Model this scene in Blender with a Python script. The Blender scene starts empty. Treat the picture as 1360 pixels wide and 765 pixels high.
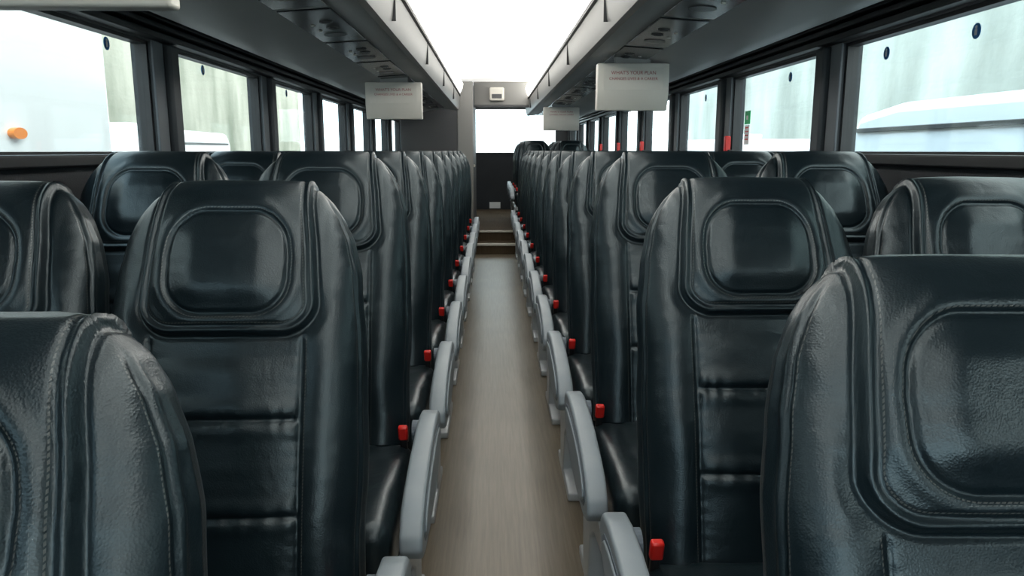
import bpy, bmesh, math, random
import numpy as np
from mathutils import Vector, Matrix, noise
random.seed(3)
S=bpy.context.scene
try:
    S.view_settings.view_transform='Standard'
except Exception: pass

# ---------------------------------------------------------------- materials
def mat(name,col,rough=.5,metal=0,bump=None,var=None,emit=None,spec=.5,coat=0):
    m=bpy.data.materials.new(name); m.use_nodes=True
    nt=m.node_tree; b=nt.nodes['Principled BSDF']
    b.inputs['Base Color'].default_value=(*col,1)
    b.inputs['Roughness'].default_value=rough
    b.inputs['Metallic'].default_value=metal
    b.inputs['Specular IOR Level'].default_value=spec
    b.inputs['Coat Weight'].default_value=coat
    tc=nt.nodes.new('ShaderNodeTexCoord')
    if emit:
        b.inputs['Emission Color'].default_value=(*emit[0],1)
        b.inputs['Emission Strength'].default_value=emit[1]
    if bump:
        n=nt.nodes.new('ShaderNodeTexNoise'); n.inputs['Scale'].default_value=bump[0]; n.inputs['Detail'].default_value=4
        bp=nt.nodes.new('ShaderNodeBump'); bp.inputs['Strength'].default_value=bump[1]; bp.inputs['Distance'].default_value=bump[2] if len(bump)>2 else .002
        nt.links.new(tc.outputs['Object'],n.inputs['Vector'])
        nt.links.new(n.outputs['Fac'],bp.inputs['Height']); nt.links.new(bp.outputs['Normal'],b.inputs['Normal'])
    if var:
        n=nt.nodes.new('ShaderNodeTexNoise'); n.inputs['Scale'].default_value=var[0]; n.inputs['Detail'].default_value=6
        r=nt.nodes.new('ShaderNodeValToRGB'); r.color_ramp.elements[0].position=.3; r.color_ramp.elements[1].position=.7
        r.color_ramp.elements[0].color=(*col,1); r.color_ramp.elements[1].color=(*var[1],1)
        mp=nt.nodes.new('ShaderNodeMapping'); mp.inputs['Scale'].default_value=var[2] if len(var)>2 else (1,1,1)
        nt.links.new(tc.outputs['Object'],mp.inputs['Vector']); nt.links.new(mp.outputs['Vector'],n.inputs['Vector'])
        nt.links.new(n.outputs['Fac'],r.inputs['Fac']); nt.links.new(r.outputs['Color'],b.inputs['Base Color'])
    return m

def leather(name,c1,c2,rough):
    m=bpy.data.materials.new(name); m.use_nodes=True
    nt=m.node_tree; L=nt.links.new; b=nt.nodes['Principled BSDF']; N=nt.nodes.new
    tc=N('ShaderNodeTexCoord')
    n1=N('ShaderNodeTexNoise'); n1.inputs['Scale'].default_value=7; n1.inputs['Detail'].default_value=5
    L(tc.outputs['Object'],n1.inputs['Vector'])
    r=N('ShaderNodeValToRGB'); r.color_ramp.elements[0].position=.35; r.color_ramp.elements[1].position=.7
    r.color_ramp.elements[0].color=(*c1,1); r.color_ramp.elements[1].color=(*c2,1)
    L(n1.outputs['Fac'],r.inputs['Fac'])
    at=N('ShaderNodeAttribute'); at.attribute_name='stitch'
    ab=N('ShaderNodeMath'); ab.operation='ABSOLUTE'; L(at.outputs['Fac'],ab.inputs[0])
    lt=N('ShaderNodeMath'); lt.operation='LESS_THAN'; L(ab.outputs[0],lt.inputs[0]); lt.inputs[1].default_value=.0008
    at2=N('ShaderNodeAttribute'); at2.attribute_name='dash'
    mu=N('ShaderNodeMath'); mu.operation='MULTIPLY'; L(at2.outputs['Fac'],mu.inputs[0]); mu.inputs[1].default_value=170
    fr=N('ShaderNodeMath'); fr.operation='FRACT'; L(mu.outputs[0],fr.inputs[0])
    g=N('ShaderNodeMath'); g.operation='GREATER_THAN'; L(fr.outputs[0],g.inputs[0]); g.inputs[1].default_value=.35
    m2=N('ShaderNodeMath'); m2.operation='MULTIPLY'; L(lt.outputs[0],m2.inputs[0]); L(g.outputs[0],m2.inputs[1])
    m3=N('ShaderNodeMath'); m3.operation='MULTIPLY'; L(m2.outputs[0],m3.inputs[0]); m3.inputs[1].default_value=.5
    mx=N('ShaderNodeMixRGB'); L(m3.outputs[0],mx.inputs['Fac']); L(r.outputs['Color'],mx.inputs['Color1']); mx.inputs['Color2'].default_value=(.14,.14,.13,1)
    L(mx.outputs['Color'],b.inputs['Base Color'])
    mr=N('ShaderNodeMapRange'); mr.inputs['To Min'].default_value=rough-.04; mr.inputs['To Max'].default_value=rough+.06
    n3=N('ShaderNodeTexNoise'); n3.inputs['Scale'].default_value=14; L(tc.outputs['Object'],n3.inputs['Vector'])
    L(n3.outputs['Fac'],mr.inputs['Value']); L(mr.outputs['Result'],b.inputs['Roughness'])
    v=N('ShaderNodeTexVoronoi'); v.inputs['Scale'].default_value=420; L(tc.outputs['Object'],v.inputs['Vector'])
    n2=N('ShaderNodeTexNoise'); n2.inputs['Scale'].default_value=20; n2.inputs['Detail'].default_value=3; n2.inputs['Distortion'].default_value=.5
    L(tc.outputs['Object'],n2.inputs['Vector'])
    b1=N('ShaderNodeBump'); b1.inputs['Strength'].default_value=.3; b1.inputs['Distance'].default_value=.0006; L(v.outputs['Distance'],b1.inputs['Height'])
    b2=N('ShaderNodeBump'); b2.inputs['Strength'].default_value=.30; b2.inputs['Distance'].default_value=.005; L(n2.outputs['Fac'],b2.inputs['Height'])
    L(b1.outputs['Normal'],b2.inputs['Normal']); L(b2.outputs['Normal'],b.inputs['Normal'])
    b.inputs['Specular IOR Level'].default_value=.62
    b.inputs['Specular Tint'].default_value=(.82,.95,1,1)
    return m

M_leath=leather('black_leather',(.0045,.0095,.0130),(.008,.015,.019),.31)
M_arm=mat('armrest_grey_plastic',(.205,.245,.275),.42,var=(9,(.25,.285,.31)))
M_armd=mat('armrest_inset_plastic',(.09,.12,.15),.45)
M_leg=mat('leg_painted_metal',(.38,.42,.44),.35,.2,var=(12,(.46,.48,.5)))
M_red=mat('red_plastic',(.62,.015,.01),.35)
M_blk=mat('black_plastic',(.010,.011,.013),.45,bump=(300,.2,.001))
M_dark=mat('charcoal_panel',(.012,.015,.020),.6,bump=(220,.4,.002),var=(5,(.019,.022,.027)))
M_pillar=mat('pillar_grey',(.028,.034,.040),.5,bump=(300,.2,.001))
M_pill2=mat('pillar_trim_grey',(.12,.135,.15),.5)
M_bin=mat('bin_grey_plastic',(.33,.33,.32),.5,bump=(350,.2,.001),var=(3,(.37,.37,.36)))
M_binf=mat('bin_face_shaded_grey',(.16,.16,.155),.45,bump=(350,.2,.001))  # darker than the bin shell: shade on the face painted into its colour
M_bin2=mat('bin_dark_grey',(.07,.072,.076),.5)
M_psu=mat('psu_gloss_black',(.012,.014,.017),.25)
M_ring=mat('vent_grey',(.035,.037,.04),.35)
M_white=mat('white_ceiling_added_glow',(.88,.88,.85),.5,emit=((1,.99,.95),.7))  # ceiling is no lamp; emission added so it looks blown white
M_cream=mat('cream_plastic',(.66,.63,.57),.45,var=(3,(.70,.67,.61)))
M_light=mat('light_diffuser',(.9,.9,.88),.4,emit=((1,.98,.93),6.0))
M_lav=mat('bulkhead_grey',(.07,.07,.074),.55,bump=(200,.2,.001))
M_lav2=mat('bulkhead_light_grey',(.22,.215,.205),.55)
M_blue=mat('blue_sticker',(.02,.19,.50),.5)
M_green=mat('green_sticker',(.02,.55,.18),.5)
M_lab=mat('white_label',(.8,.8,.8),.5)
M_text=mat('red_print',(.38,.10,.10),.6)
M_chrome=mat('nosing_metal',(.6,.57,.5),.35,.2)
M_conc=mat('concrete',(.38,.375,.32),.9,bump=(8,.5,.02),var=(.8,(.68,.655,.58),(1,1,.35)))
M_concg=mat('mossy_concrete',(.20,.22,.17),.9,bump=(8,.5,.02),var=(.9,(.54,.53,.46),(1,1,.35)))
M_asph=mat('asphalt',(.26,.26,.26),.9,bump=(60,.4,.01))
M_vw=mat('vehicle_white_paint',(.85,.86,.87),.25,coat=.5,var=(2,(.82,.83,.84)))
M_rub=mat('tyre_rubber',(.02,.02,.02),.8)
M_vg=mat('vehicle_dark_glass',(.02,.025,.03),.1)
M_or=mat('orange_lens',(.8,.22,.015),.3)
def floor_mat(name,c1,c2,c3,rough,spec=.5):
    m=bpy.data.materials.new(name); m.use_nodes=True
    nt=m.node_tree; L=nt.links.new; b=nt.nodes['Principled BSDF']; N=nt.nodes.new
    tc=N('ShaderNodeTexCoord'); mp=N('ShaderNodeMapping'); mp.inputs['Scale'].default_value=(60,2.2,1)
    L(tc.outputs['Object'],mp.inputs['Vector'])
    n=N('ShaderNodeTexNoise'); n.inputs['Scale'].default_value=1.6; n.inputs['Detail'].default_value=9; n.inputs['Roughness'].default_value=.65
    L(mp.outputs['Vector'],n.inputs['Vector'])
    r=N('ShaderNodeValToRGB'); e=r.color_ramp.elements; e[0].position=.3; e[0].color=(*c1,1); e[1].position=.72; e[1].color=(*c3,1)
    k=e.new(.5); k.color=(*c2,1)
    L(n.outputs['Fac'],r.inputs['Fac'])
    n2=N('ShaderNodeTexNoise'); n2.inputs['Scale'].default_value=2.5; n2.inputs['Detail'].default_value=3; L(tc.outputs['Object'],n2.inputs['Vector'])
    mx=N('ShaderNodeMixRGB'); mx.blend_type='MULTIPLY'; mx.inputs['Fac'].default_value=.45
    L(r.outputs['Color'],mx.inputs['Color1']); L(n2.outputs['Fac'],mx.inputs['Color2'])
    L(mx.outputs['Color'],b.inputs['Base Color']); b.inputs['Roughness'].default_value=rough; b.inputs['Specular IOR Level'].default_value=spec
    bp=N('ShaderNodeBump'); bp.inputs['Strength'].default_value=.1; bp.inputs['Distance'].default_value=.001; L(n.outputs['Fac'],bp.inputs['Height']); L(bp.outputs['Normal'],b.inputs['Normal'])
    return m
M_floor=floor_mat('wood_look_vinyl',(.135,.104,.066),(.18,.145,.098),(.23,.188,.134),.34)
M_step=floor_mat('brown_vinyl',(.06,.042,.024),(.085,.06,.037),(.10,.074,.048),.85,.1)
def glass():
    m=bpy.data.materials.new('window_glass'); m.use_nodes=True
    nt=m.node_tree; nt.nodes.clear(); N=nt.nodes.new; L=nt.links.new
    o=N('ShaderNodeOutputMaterial'); mx=N('ShaderNodeMixShader'); t=N('ShaderNodeBsdfTransparent'); g=N('ShaderNodeBsdfGlossy')
    t.inputs['Color'].default_value=(.88,.92,.92,1); g.inputs['Roughness'].default_value=.03
    mx.inputs['Fac'].default_value=.05
    L(t.outputs[0],mx.inputs[1]); L(g.outputs[0],mx.inputs[2]); L(mx.outputs[0],o.inputs['Surface'])
    return m
M_glass=glass()

# ---------------------------------------------------------------- helpers
def link(o,parent=None):
    S.collection.objects.link(o)
    if parent: o.parent=parent
    return o
def empty(name,loc=(0,0,0),parent=None):
    e=bpy.data.objects.new(name,None); e.location=loc; e.empty_display_size=.1
    return link(e,parent)
def mesh_from(name,verts,faces,mats):
    me=bpy.data.meshes.new(name); me.from_pydata([tuple(v) for v in verts],[],faces)
    for m in (mats if isinstance(mats,(list,tuple)) else [mats]): me.materials.append(m)
    bm=bmesh.new(); bm.from_mesh(me); bmesh.ops.recalc_face_normals(bm,faces=bm.faces); bm.to_mesh(me); bm.free()
    me.update(); return me
def obj(name,me,loc=(0,0,0),parent=None,rot=(0,0,0)):
    o=bpy.data.objects.new(name,me); o.location=loc; o.rotation_euler=rot
    return link(o,parent)
def flat_axis(me,axes=(0,1,2)):
    for p in me.polygons:
        n=p.normal
        p.use_smooth=not any(abs(n[a])>.999 for a in axes)
def box_me(name,s,m,bev=0,seg=2):
    bm=bmesh.new(); bmesh.ops.create_cube(bm,size=1)
    bmesh.ops.scale(bm,vec=s,verts=bm.verts)
    if bev>0: bmesh.ops.bevel(bm,geom=bm.edges[:],offset=min(bev,min(s)*.45),segments=seg,profile=.5,affect='EDGES')
    me=bpy.data.meshes.new(name); bm.to_mesh(me); bm.free(); me.materials.append(m)
    if bev>0: flat_axis(me)
    return me
def box(name,lo,hi,m,parent=None,bev=0,seg=2):
    c=[(a+b)/2 for a,b in zip(lo,hi)]; s=[abs(b-a) for a,b in zip(lo,hi)]
    return obj(name,box_me(name,s,m,bev,seg),c,parent)
def prism(name,prof,a0,a1,m,axis='y',parent=None,smooth=False,bev=0,loc=(0,0,0),mesh_only=False):
    n=len(prof); vs=[]
    for a in (a0,a1):
        for p in prof:
            vs.append((p[0],a,p[1]) if axis=='y' else (a,p[0],p[1]))
    fs=[(i,(i+1)%n,n+(i+1)%n,n+i) for i in range(n)]+[tuple(range(n)),tuple(range(n,2*n))]
    me=mesh_from(name,vs,fs,m)
    if bev>0:
        bm=bmesh.new(); bm.from_mesh(me)
        es=[e for e in bm.edges if e.calc_face_angle(0)>.6]
        bmesh.ops.bevel(bm,geom=es,offset=bev,segments=3,profile=.5,affect='EDGES'); bm.to_mesh(me); bm.free(); smooth=True
    if smooth:
        flat_axis(me,(1,) if axis=='y' else (0,))
        try: me.set_sharp_from_angle(angle=math.radians(40))
        except Exception: pass
        flat_axis(me,(1,) if axis=='y' else (0,))
    if mesh_only: return me
    return obj(name,me,loc,parent)
def disc_me(name,r,h,m,axis='z',n=24,rz=1.0):
    bm=bmesh.new(); bmesh.ops.create_cone(bm,cap_ends=True,segments=n,radius1=r,radius2=r,depth=h)
    if axis=='x': bmesh.ops.rotate(bm,verts=bm.verts,matrix=Matrix.Rotation(math.pi/2,3,'Y'))
    if axis=='y': bmesh.ops.rotate(bm,verts=bm.verts,matrix=Matrix.Rotation(math.pi/2,3,'X'))
    me=bpy.data.meshes.new(name); bm.to_mesh(me); bm.free(); me.materials.append(m); return me

# ---------------------------------------------------------------- seat meshes
LB=.80
def ss(a,b,x):
    t=np.clip((x-a)/(b-a),0,1); return t*t*(3-2*t)
def sdbox(px,py,hx,hy,r):
    qx=np.abs(px)-(hx-r); qy=np.abs(py)-(hy-r)
    return np.hypot(np.maximum(qx,0),np.maximum(qy,0))+np.minimum(np.maximum(qx,qy),0)-r
def gauss(x,w): return np.exp(-(x/w)**2)
def make_backrest():
    NF,NB=176,52
    k1=26
    ts=np.concatenate([.05*(1-np.cos(np.linspace(0,math.pi/2,k1))),np.linspace(.05,LB,215)[1:]])
    tabt=[0,.004,.015,.035,.065,.11,.17,.26,.40,.55,LB]
    tabw=[.085,.114,.138,.161,.182,.200,.213,.222,.226,.226,.222]
    Dt=[0,.08,.2,.4,LB]; Dv=[.115,.13,.15,.165,.175]
    tt=np.linspace(0,LB,1600); ww=np.interp(tt,tabt,tabw)
    ker=np.hanning(41); ker/=ker.sum()
    wsm=np.convolve(np.pad(ww,20,mode='edge'),ker,'valid')
    blend=ss(.0,.03,tt); wsm=ww*(1-blend)+wsm*blend
    dense=np.linspace(0,2*math.pi,1441)
    rows=[];sv=[]
    for t in ts:
        w=np.interp(t,tt,wsm)
        g=(1-(1-min(t/.065,1))**2.2)**(1/2.2)
        D0=np.interp(t,Dt,Dv); D=D0*g+1e-4
        n=3.4
        c,s=np.cos(dense-math.pi),np.sin(dense-math.pi)
        X=w*np.sign(c)*np.abs(c)**(2/n); Y=D/2*np.sign(s)*np.abs(s)**(2/n)
        cum=np.concatenate([[0],np.cumsum(np.hypot(np.diff(X),np.diff(Y)))])
        half=cum[720]; tot=cum[-1]
        q=np.concatenate([np.linspace(0,half,NF),np.linspace(half,tot,NB+1)[1:-1]])
        x=np.interp(q,cum,X); y=np.interp(q,cum,Y)
        s_=np.where(q<=half,q-half/2,0)
        cy=.175-D0/2
        rows.append(np.stack([x,y+cy,np.full_like(x,LB-t)],1)); sv.append(s_)
    P=np.array(rows); Sx=np.array(sv); K,N=P.shape[:2]
    T=np.repeat(ts[:,None],N,1)
    front=np.zeros((K,N),bool); front[:,:NF]=True
    du=np.roll(P,-1,1)-np.roll(P,1,1); dv=np.gradient(P,axis=0)
    nrm=np.cross(dv,du); ln=np.linalg.norm(nrm,axis=2,keepdims=True); nrm/=np.maximum(ln,1e-12)
    cen=P.mean(1,keepdims=True); sgn=np.sign(((P-cen)*nrm).sum(2)[K//2].sum()); nrm*=sgn
    nrm[0]=(0,0,1)
    x=P[:,:,0]; W=np.abs(x).max(1,keepdims=True)
    hw=np.interp(T,[0,.03,.12,.24,.3],[.124,.130,.142,.152,.152])
    xs=x*(.15/hw)
    d1=sdbox(xs,T-.0325,.15,.2475,.06)
    d1b=np.where(front,d1,np.maximum(np.abs(xs)-.15,T-.12))
    disp=.008*ss(.003,-.008,d1b)
    disp+=.0050*gauss(d1b+.004,.0042)-.0045*gauss(d1b-.006,.0035)-.0034*gauss(d1b+.0145,.0032)
    fm=front.astype(float)
    ih=np.interp(T,[.05,.15,.25],[.090,.103,.102])
    d2=sdbox(x*(.1/ih),T-.156,.1,.089,.058)
    disp+=fm*(-.0052*gauss(d2,.0038)+.009*ss(0,-.05,d2)+.003*gauss(d2-.015,.010))*ss(.0,-.02,d1)
    disp+=fm*.012*np.clip(1-(x/.16)**2,0,1)*np.clip(1-((T-.15)/.17)**2,0,1)
    out=ss(.006,.03,d1)*fm
    ax=np.abs(x)
    disp+=out*(-.0036*gauss(ax-.131,.0034))
    disp+=fm*out*.012*np.sin(np.clip((ax-.128)/(W-.128+1e-6),0,1)*math.pi)*ss(.15,.35,T)
    cenm=ss(.132,.118,ax)*ss(.006,.07,d1)*fm
    for tg in (.425,.585):
        disp+=cenm*(-.0065*gauss(T-tg,.005)+.003*gauss(T-tg-.018,.014)+.003*gauss(T-tg+.018,.014))
    disp+=cenm*.010*np.clip(1-(x/.13)**2,0,1)
    es=np.abs(Sx)-(W+.008)
    disp+=fm*(-.0038*gauss(es,.0032)+.0025*gauss(es-.008,.005))*ss(.02,.06,T)*ss(-.0,.012,d1b)
    disp+=fm*.006*ss(.01,.04,es)*ss(.05,.1,T)
    disp+=fm*.012*gauss(T-.58,.14)*ss(W*1.0,W*.6,ax)
    rnd=np.zeros((K,N))
    for i in range(K):
        for j in range(N):
            p=P[i,j]
            rnd[i,j]=noise.noise(Vector((p[0]*8,p[1]*8,p[2]*8)))*.0038+noise.noise(Vector((p[0]*14+3,p[1]*30,p[2]*40)))*.0007*(1 if front[i,j] else .3)
    disp+=rnd
    disp+=fm*.0004*np.sin(T*260+3*np.sin(x*40))*gauss(ax-.126,.014)*out
    disp+=fm*(.0008*np.sin(x*190+2*np.sin(x*60))*gauss(T-.425,.018)+.0008*np.sin(x*170+1)*gauss(T-.585,.018))*cenm
    fade=ss(0,.01,T); disp=disp*(.5+.5*fade)
    P2=P+nrm*disp[:,:,None]
    cands=[np.where(out>.5,ax-.1375,1),np.where(T>.03,np.where(d1b>.004,es+.007,1),1),np.where(fm>0,d1b+.0185,1),np.where((fm>0),d2-.0065,1)]
    C=np.stack(cands); C[:,~front]=1
    idx=np.abs(C).argmin(0); st=np.take_along_axis(C,idx[None],0)[0]
    V=P2.reshape(-1,3); faces=[]
    for i in range(K-1):
        for j in range(N):
            a=i*N+j; b=i*N+(j+1)%N; faces.append((a,a+N,b+N,b))
    faces.append(tuple(range((K-1)*N,K*N)))
    me=bpy.data.meshes.new('backrest_mesh'); me.from_pydata(V.tolist(),[],faces); me.materials.append(M_leath)
    a=me.attributes.new('stitch','FLOAT','POINT'); a.data.foreach_set('value',st.reshape(-1).astype(np.float32))
    a=me.attributes.new('dash','FLOAT','POINT'); a.data.foreach_set('value',(T+x).reshape(-1).astype(np.float32))
    bm=bmesh.new(); bm.from_mesh(me); bmesh.ops.recalc_face_normals(bm,faces=bm.faces); bm.to_mesh(me); bm.free()
    for p in me.polygons: p.use_smooth=True
    return me
ME_back=make_backrest()
def make_cushion():
    w,d,h=.44,.50,.15
    bm=bmesh.new(); bmesh.ops.create_cube(bm,size=1); bmesh.ops.scale(bm,vec=(w,d,h),verts=bm.verts)
    bmesh.ops.bevel(bm,geom=bm.edges[:],offset=.04,segments=5,profile=.5,affect='EDGES')
    bmesh.ops.subdivide_edges(bm,edges=[e for e in bm.edges if e.calc_length()>.1],cuts=22,use_grid_fill=True)
    for v in bm.verts:
        x,y,z=v.co
        if z>0:
            k=z/(h/2)
            v.co.z+=k*(.012*math.cos(x/w*math.pi)*math.cos(y/d*math.pi)-.006*math.exp(-((abs(x)-.14)/.012)**2)-.006*math.exp(-((y+.05)/.012)**2)*(abs(x)<.14)+.012*(-y/d))
        v.co.z+=noise.noise(v.co*14)*.003
    bmesh.ops.recalc_face_normals(bm,faces=bm.faces)
    me=bpy.data.meshes.new('cushion_mesh'); bm.to_mesh(me); bm.free(); me.materials.append(M_leath)
    a=me.attributes.new('stitch','FLOAT','POINT'); a.data.foreach_set('value',[1.0]*len(me.vertices))
    for p in me.polygons: p.use_smooth=True
    return me
ME_cush=make_cushion()
def arm_profile(grow=0):
    top=[(.07,.02),(.045,.042),(-.02,.052),(-.12,.052),(-.25,.038),(-.37,.012),(-.44,-.015),(-.475,-.045)]
    bot=[(-.482,-.075),(-.462,-.10),(-.41,-.115),(-.30,-.122),(-.18,-.112),(-.07,-.085),(.02,-.045),(.07,-.01)]
    pts=top+bot; c=(-.2,-.035)
    if grow: 
        out=[]
        for p in pts:
            dx,dz=p[0]-c[0],p[1]-c[1]; out.append((c[0]+dx*(1+grow),c[1]+dz*(1+grow*1.8)))
        return out
    return pts
ME_arm=prism('armrest_mesh',arm_profile(),-.024,.024,M_arm,'x',bev=.008,mesh_only=True)
ME_arm_in=prism('armrest_inset_mesh',arm_profile(-.16),-.0255,.0255,M_armd,'x',bev=.001,mesh_only=True)
ME_arm_in2=prism('armrest_panel_mesh',arm_profile(-.21),-.029,.029,M_arm,'x',bev=.004,mesh_only=True)
ME_leg=prism('leg_mesh',[(-.10,.03),(-.30,.03),(-.30,0),(.10,0),(.10,.03),(-.0,.035),(.02,.2),(.08,.30),(-.40,.30),(-.40,.25),(-.20,.23),(-.13,.18)],-.03,.03,M_leg,'x',bev=.006,mesh_only=True)
ME_rail=box_me('rail_mesh',(.46,.05,.04),M_leg,.008)
ME_pan=box_me('seat_pan_mesh',(.43,.44,.03),M_blk,.008)
ME_buck=box_me('buckle_mesh',(.025,.018,.040),M_red,.005)
ME_buckb=box_me('buckle_body_mesh',(.018,.014,.06),M_blk,.004)
ME_hinge=disc_me('hinge_mesh',.03,.03,M_armd,'x')
TH=math.radians(14)
XA,XW=.490,.958
def seat(x,yrow,side,aisle,fz=0,dz=0,th=TH):
    yp=yrow-.195
    e=empty('passenger_seat',(x,yp,fz))
    z0=.43+dz
    obj('backrest',ME_back,(0,0,z0),e,(-th,0,0))
    cx=-side*.03 if aisle else -side*.01
    obj('cushion',ME_cush,(cx,-.22,.375),e)
    obj('seat_pan',ME_pan,(cx,-.20,.315),e)
    obj('rail',ME_rail,(0,-.1,.28),e)
    obj('rail',ME_rail,(0,-.36,.28),e)
    if aisle:
        ax=-side*(XA-.200)
        obj('armrest',ME_arm,(ax,.02,.475),e); obj('armrest_inset',ME_arm_in,(ax,.02,.475),e); obj('armrest_panel',ME_arm_in2,(ax,.02,.475),e)
        obj('armrest_hinge',ME_hinge,(ax+side*.03,.03,.47),e)
        obj('leg',ME_leg,(-side*(XA-.255),-.02,0),e)
    else:
        obj('leg',ME_leg,(side*.12,-.02,0),e)
    bx=-side*(XA-.264) if aisle else -side*.19
    obj('buckle_body',ME_buckb,(bx,-.01,.455),e,(.25,0,0))
    obj('buckle',ME_buck,(bx,-.022,.487),e,(.25,0,0))
SP=.74
for side,y0,n in ((-1,.58,11),(1,.73,15)):
    for k in range(n):
        y=y0+SP*k
        if side<0 and y>8.6: break
        dz=(-.115 if side<0 else -.10) if k==0 else (-.04 if k==1 else .012)
        fz=0; th=TH; xa=XA
        if side<0 and k==0: y=.585; th=math.radians(12); xa=.505; dz=-.135
        if y>9.4: fz=.24; dz=-.10
        seat(side*xa,y,side,True,fz,dz,th)
        seat(side*XW,y,side,False,fz,dz,th)

# ---------------------------------------------------------------- shell
Y0,Y1=-2.3,12.6
WX=1.22
box('floor',(-WX-.08,Y0,-.06),(WX+.08,8.80,0),M_floor)
PX=WX-.05
box('floor',(-PX,9.14,-.06),(PX,Y1-.06,.24),M_step)
box('floor',(-PX,8.803,-.06),(-.247,9.139,.12),M_step)
box('floor',(.247,8.803,-.06),(PX,9.139,.12),M_step)
pl=empty('aisle_step',(0,8.80,0))
box('tread',(-.246,0.003,0.001),(.246,.338,.12),M_step,pl)
box('nosing',(-.246,-.012,.10),(.246,.035,.126),M_chrome,pl,.003)
box('upper_nosing',(-.246,.325,.222),(.246,.3385,.246),M_chrome,pl,.003)
for s,nm in ((-1,'left'),(1,'right')):
    box('trim_'+('1' if s<0 else '2'),(min(s*.30,s*1.2),Y0+.6,0),(max(s*.30,s*1.2),8.7,.010),M_blk)
def xs(a,b,s): return (min(a*s,b*s),max(a*s,b*s))
pil=[(-2.3,-2.1),(-1.05,-.88),(.15,.35),(2.76,2.93),(4.02,4.2),(5.16,5.33),(6.32,6.5),(7.49,7.66),(8.70,8.9),(9.90,10.1),(11.10,11.3),(12.2,12.6)]
ZB,ZT=1.185,1.575
wn=1
for s,nm in ((-1,'left'),(1,'right')):
    w=empty('wall_'+nm,(0,0,0))
    a,b=xs(WX,WX+.07,s)
    box('lower_panel',(a,Y0,-.06),(b,Y1,ZB),M_dark,w)
    box('upper_panel',(a,Y0,ZT),(b,Y1,2.12),M_bin2,w)
    tr=empty('trim_'+('3' if s<0 else '4'),(0,0,0))
    c,d=xs(WX-.035,WX+.003,s)
    box('ledge',(c,Y0+.1,ZB-.03),(d,Y1-.1,ZB+.004),M_blk,tr,.006)
    tr2=empty('window_shade_rail',(0,0,0))
    for zz,hh,dd in ((ZT+.005,.022,.045),(ZT+.035,.018,.06),(ZT+.06,.03,.075)):
        c2,d2=xs(WX-dd,WX-.001,s)
        box('rail',(c2,Y0+.1,zz),(d2,8.85 if s<0 else Y1-.1,zz+hh),M_blk,tr2,.004)
    for i,(p0,p1) in enumerate(pil):
        box('pillar',(a,p0,ZB),(b,p1,ZT),M_pillar,w)
        c3,d3=xs(WX-.03,WX+.005,s)
        box('pillar_cover',(c3,p0+.09,ZB),(d3,p1-.0,ZT+.003),M_pillar,w,.012,3)
        c3,d3=xs(WX-.008,WX+.005,s)
        box('pillar_trim',(c3,p0+.0,ZB),(d3,p0+.085,ZT+.003),M_pill2,w,.004)
    for i in range(len(pil)-1):
        y0,y1=pil[i][1],pil[i+1][0]
        fr=empty('window_%d'%wn,(s*(WX+.03),(y0+y1)/2,(ZB+ZT)/2)); wn+=1
        hy,hz=(y1-y0)/2,(ZT-ZB)/2
        for lo,hi in (((-.02,-hy,-hz),(.02,hy,-hz+.012)),((-.02,-hy,hz-.012),(.02,hy,hz)),((-.02,-hy,-hz),(.02,-hy+.014,hz)),((-.02,hy-.014,-hz),(.02,hy,hz))):
            box('frame',lo,hi,M_blk,fr)
        box('glass_pane',(-.003,-hy+.01,-hz+.01),(.003,hy-.01,hz-.01),M_glass,fr)

def sticker(s,y,z,r=.017):
    e=empty('round_window_sticker',(s*(WX+.024),y,z))
    obj('disc',disc_me('d',r,.001,M_blue,'x'),(0,0,0),e).scale=(1,1.1,1.2)
    box('figure_body',(-s*.0015-.0005,-.005,-.011),(-s*.0015+.0005,.005,.005),M_lab,e)
    obj('figure_head',disc_me('d2',.0045,.001,M_lab,'x'),(-s*.0015,0,.010),e)
for y in (1.93,2.5,3.3,4.6): sticker(-1,y,1.532)
for y in (2.04,2.5,3.3,4.6): sticker(1,y,1.51)
for y in (3.98,6.28,7.45,8.66):
    e=empty('emergency_window_handle',(WX-.02,y,ZB+.05))
    box('grip',(-.02,-.015,-.045),(.01,.015,.040),M_red,e,.006)
    box('bracket',(-.005,-.03,-.048),(.02,.03,-.03),M_blk,e,.003)
e=empty('exit_label',(WX+.022,3.82,1.36))
box('green_sign',(-.001,-.04,-.03),(.001,.04,.035),M_green,e)
box('arrow',(-.002,-.012,-.008),(0,.012,.012),M_lab,e)
box('white_sign',(-.001,-.035,-.13),(.001,.035,-.035),M_lab,e)
for k in range(4): box('red_line',(-.002,-.024,-.05-.019*k),(0,.024,-.044-.019*k),M_red,e)

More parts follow.
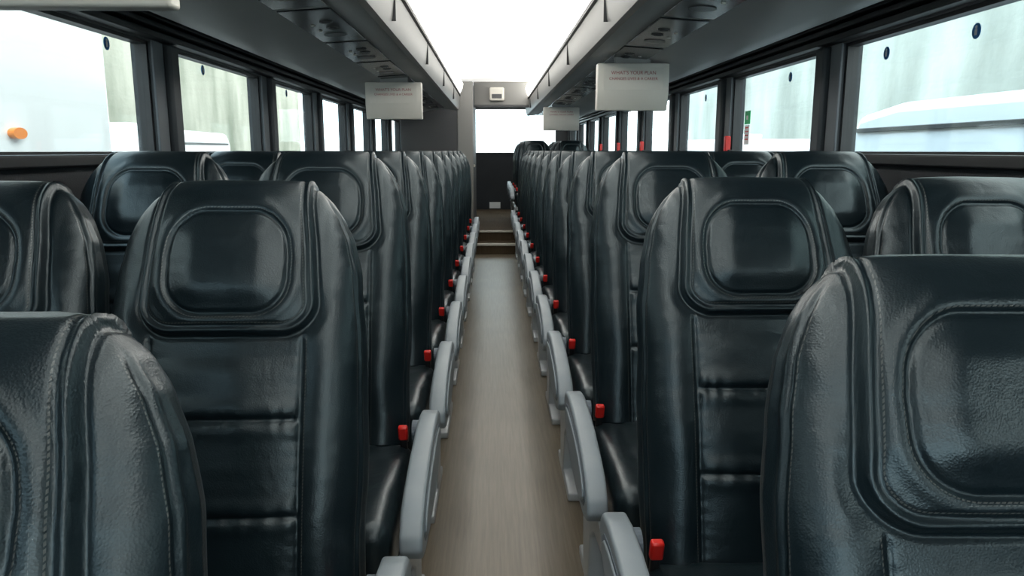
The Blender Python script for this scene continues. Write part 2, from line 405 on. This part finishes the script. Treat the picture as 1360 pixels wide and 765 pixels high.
box('ceiling',(-WX-.07,Y0,2.02),(WX+.07,Y1,2.1),M_white)
ME_psu=box_me('psu_mesh',(.18,.69,.008),M_psu,.003)
ME_ring=disc_me('vent_ring',.024,.004,M_ring,'z')
ME_vent=disc_me('vent_core',.016,.006,M_blk,'z')
ME_lamp=disc_me('reading_lamp',.008,.004,M_cream,'z')
ME_spk=disc_me('speaker',.045,.003,M_ring,'z')
for s,nm,yend in ((-1,'left',8.9),(1,'right',10.3)):
    e=empty('overhead_bin',(0,0,0))
    prof=[(1.14,1.67),(1.12,1.645),(1.06,1.612),(.96,1.604),(.80,1.640),(.74,1.655),(.55,1.668),(.50,1.662),(.445,1.655),(.43,1.66),(.43,1.825),(.46,1.83),(.46,2.02),(1.14,2.02)]
    fp=[(.445,1.653),(.425,1.662),(.413,1.70),(.403,1.80),(.408,1.815),(.432,1.815),(.432,1.66)]
    if s<0: prof=[(-p[0],p[1]) for p in prof]; fp=[(-p[0],p[1]) for p in fp]
    prism('bin_shell',prof,Y0+.3,yend,M_bin,parent=e,smooth=True)
    prism('bin_door',fp,Y0+.3,yend-.002,M_binf,parent=e,smooth=True)
    lp=[(.405,1.842),(.452,1.842),(.452,1.99),(.368,1.950),(.378,1.90)]
    if s<0: lp=[(-p[0],p[1]) for p in lp]
    prism('light_cove',lp,Y0+.3,yend,M_light,parent=e)
    gp=[(.394,1.816),(.44,1.816),(.44,1.842),(.398,1.842)]
    if s<0: gp=[(-p[0],p[1]) for p in gp]
    prism('dark_reveal',gp,Y0+.3,yend,M_blk,parent=e)
    y=(.58 if s<0 else .73)-1.3
    ro=(0,s*math.radians(4.0),0)
    zf=lambda xx: 1.668-(xx-.55)*.0684
    while y<yend-.35:
        obj('service_panel',ME_psu,(s*.655,y,zf(.655)-.001),e,ro)
        for dy in (-.12,0): 
            obj('vent_ring',ME_ring,(s*.63,y+dy,zf(.63)-.006),e,ro); obj('vent_core',ME_vent,(s*.63,y+dy,zf(.63)-.007),e,ro)
        for dy in (-.06,.06): obj('reading_lamp',ME_lamp,(s*.69,y+dy,zf(.69)-.006),e,ro)
        obj('speaker',ME_spk,(s*.655,y+.17,zf(.655)-.006),e,ro)
        y+=SP
    y=Y0+.9
    while y<yend:
        a,b=xs(.400,.425,s)
        box('door_gap',(a,y,1.69),(b,y+.004,1.81),M_blk,e)
        y+=1.48

def monitor(s,x,y,top=1.66):
    e=empty('folding_ceiling_monitor',(x,y,top))
    prof=[(-.02,-.03),(-.02,-.175),(.012,-.26),(.05,-.26),(.05,-.03)]
    prism('housing',prof,-.18,.18,M_cream,'x',parent=e,bev=.006)
    box('hinge',(-.09,0,-.035),(.09,.04,.005),M_bin,e,.004)
    box('print_panel',(-.15,-.0225,-.16),(.15,-.0195,-.05),M_cream,e)
    for txt,z,sz in (("WHAT'S YOUR PLAN",-.085,.024),("CHANGES LIVES & A CAREER",-.112,.019)):
        cu=bpy.data.curves.new('label','FONT'); cu.body=txt; cu.size=sz; cu.align_x='CENTER'; cu.extrude=.0004
        o=bpy.data.objects.new('printed_text',cu); link(o,e); o.location=(0,-.0235,z); o.rotation_euler=(math.pi/2,0,0); cu.materials.append(M_text)
for s,x,y in ((-1,-.665,1.12),(-1,-.665,5.0),(1,.675,3.9),(1,.66,7.75)): monitor(s,x,y)

lv=empty('lavatory_compartment',(0,0,0))
box('front_panel',(-1.12,9.16,.245),(-.27,9.20,2.0),M_lav,lv,.004)
box('side_panel',(-.31,9.20,.245),(-.27,10.9,2.0),M_lav,lv,.004)
box('corner_post',(-.45,9.145,.245),(-.262,9.175,2.0),M_lav2,lv,.01)
box('rear_panel',(-1.12,10.86,.245),(-.27,10.9,2.0),M_lav,lv,.004)
box('door_handle',(-.268,9.4,1.0),(-.25,9.5,1.03),M_chrome,lv,.003)
rb=empty('rear_ceiling_bulkhead',(0,9.4,0))
box('panel',(-.26,0,1.74),(.45,.06,2.02),M_lav2,rb,.01)
box('lower_lip',(-.26,-.02,1.72),(.45,.08,1.75),M_lav,rb,.005)
ac=empty('smoke_detector_unit',(.02,9.38,1.87))
box('housing',(-.09,-.05,-.08),(.09,.02,.08),M_cream,ac,.02,3)
box('grille',(-.06,-.056,-.05),(.06,-.048,.0),M_bin2,ac,.002)
rw=empty('wall_back',(0,Y1,0))
box('lower',(-WX,-.05,.0),(WX,.05,1.16),M_dark,rw)
box('upper',(-WX,-.05,1.86),(WX,.05,2.1),M_lav,rw)
box('left_jamb',(-WX,-.05,1.16),(-1.0,.05,1.86),M_lav,rw)
box('right_jamb',(1.0,-.05,1.16),(WX,.05,1.86),M_lav,rw)
bw=empty('window_%d'%wn,(0,Y1,1.5)); wn+=1
box('glass_pane',(-1,-.01,-.35),(1,.0,.37),M_glass,bw)
box('frame_bottom',(-1,-.06,-.36),(1,-.04,-.33),M_blk,bw)
box('warning_sign',(-.09,12.525,.26),(.09,12.545,.36),M_lab)
fw=empty('wall_front',(0,Y0,0))
box('dash_panel',(-WX,-.05,-.06),(WX,.05,.75),M_dark,fw)
box('header',(-WX,-.05,1.95),(WX,.05,2.1),M_dark,fw)
box('left_post',(-WX,-.05,.75),(-1.12,.05,1.95),M_dark,fw)
box('right_post',(1.12,-.05,.75),(WX,.05,1.95),M_dark,fw)
ww=empty('window_%d'%wn,(0,Y0,1.35))
box('glass_pane',(-1.12,-.005,-.6),(1.12,.005,.6),M_glass,ww)

# ---------------------------------------------------------------- exterior
GZ=-1.3
box('ground',(-40,-30,GZ-.1),(40,50,GZ),M_asph)
box('concrete_wall_outside',(-9.0,4.0,GZ),(-8.5,34,7),M_concg)
box('concrete_wall_outside',(8.0,-6,GZ),(8.5,34,8),M_conc)
def wheels(e,xs_,ys,r=.42):
    me=disc_me('wheel_mesh',r,.24,M_rub,'x',32); mh=disc_me('hub_mesh',r*.5,.26,M_chrome,'x',24)
    for a in xs_:
        for b in ys:
            obj('wheel',me,(a,b,r),e); obj('hub',mh,(a,b,r),e)
tr=empty('white_box_truck',(-4.6,1.0,GZ))
box('cargo_body',(-1.2,-4,1.0),(1.2,5.9,5.2),M_vw,tr,.05,3)
box('cargo_rail',(1.19,-4,1.0),(1.22,5.9,1.12),M_leg,tr)
box('chassis',(-.9,-6,.55),(.9,5.9,1.0),M_blk,tr)
box('cab',(-1.1,-6.4,.6),(1.1,-4.1,3.0),M_vw,tr,.2,4)
box('windscreen',(-.95,-6.43,1.8),(.95,-6.3,2.6),M_vg,tr,.03)
wheels(tr,(-1,1),(-5.2,3.2,4.3),.5)
mk=disc_me('marker_mesh',.04,.05,M_or,'x',20)
o=obj('marker_lamp',mk,(1.22,4.5,2.62),tr); o.scale=(1,2.0,1)
def van(name,x,y,L=5.6,H=2.75,heading=0):
    e=empty(name,(x,y,GZ)); e.rotation_euler=(0,0,heading)
    prof=[(-L/2,.4),(L/2-.05,.4),(L/2,1.0),(L/2-.1,1.3),(L/2-.85,1.55),(L/2-1.45,2.35),(L/2-1.9,H-.08),(L/2-2.6,H),(-L/2+.25,H-.02),(-L/2+.06,H-.2)]
    prism('body',prof,-.98,.98,M_vw,'x',parent=e,bev=.09)
    for s in (-1,1):
        box('side_glass',(s*.985-.008,L/2-2.5,1.55),(s*.985+.008,L/2-1.5,2.15),M_vg,e,.005)
        box('drip_rail',(s*.99-.025,-L/2+.3,H-.25),(s*.99+.025,L/2-1.9,H-.21),M_blk,e,.006)
    box('windscreen',(-.85,L/2-1.45,1.65),(.85,L/2-1.1,1.9),M_vg,e,.01)
    box('roof_vent',(-.3,-.6,H-.02),(.3,.1,H+.10),M_vw,e,.03,3)
    wheels(e,(-.9,.9),(-L/2+1.1,L/2-1.0),.36)
    return e
van('white_van',4.5,5.8,7.0,2.92)
van('white_van',-6.2,12.6,5.6,2.85,math.pi)
van('white_van',4.6,14.5,5.8,2.7)

# ---------------------------------------------------------------- light & camera
w=bpy.data.worlds.new('sky_world'); S.world=w; w.use_nodes=True
nt=w.node_tree; bg=nt.nodes['Background']
tc=nt.nodes.new('ShaderNodeTexCoord'); sp=nt.nodes.new('ShaderNodeSeparateXYZ'); r=nt.nodes.new('ShaderNodeValToRGB')
nt.links.new(tc.outputs['Generated'],sp.inputs[0])
mr=nt.nodes.new('ShaderNodeMapRange'); mr.inputs['From Min'].default_value=-1; mr.inputs['From Max'].default_value=1
nt.links.new(sp.outputs['X'],mr.inputs['Value']); nt.links.new(mr.outputs['Result'],r.inputs['Fac'])
r.color_ramp.elements[0].color=(.58,.83,1,1); r.color_ramp.elements[1].color=(1,.97,.89,1)
nt.links.new(r.outputs['Color'],bg.inputs['Color']); bg.inputs['Strength'].default_value=5.2

cam=bpy.data.cameras.new('camera'); co=bpy.data.objects.new('camera',cam); S.collection.objects.link(co)
cam.sensor_width=36; cam.lens=1000/1360*36; cam.clip_start=.02
co.location=(-.03,0,1.2); co.rotation_euler=(math.radians(90-10.34),0,math.radians(-1.43))
S.camera=co
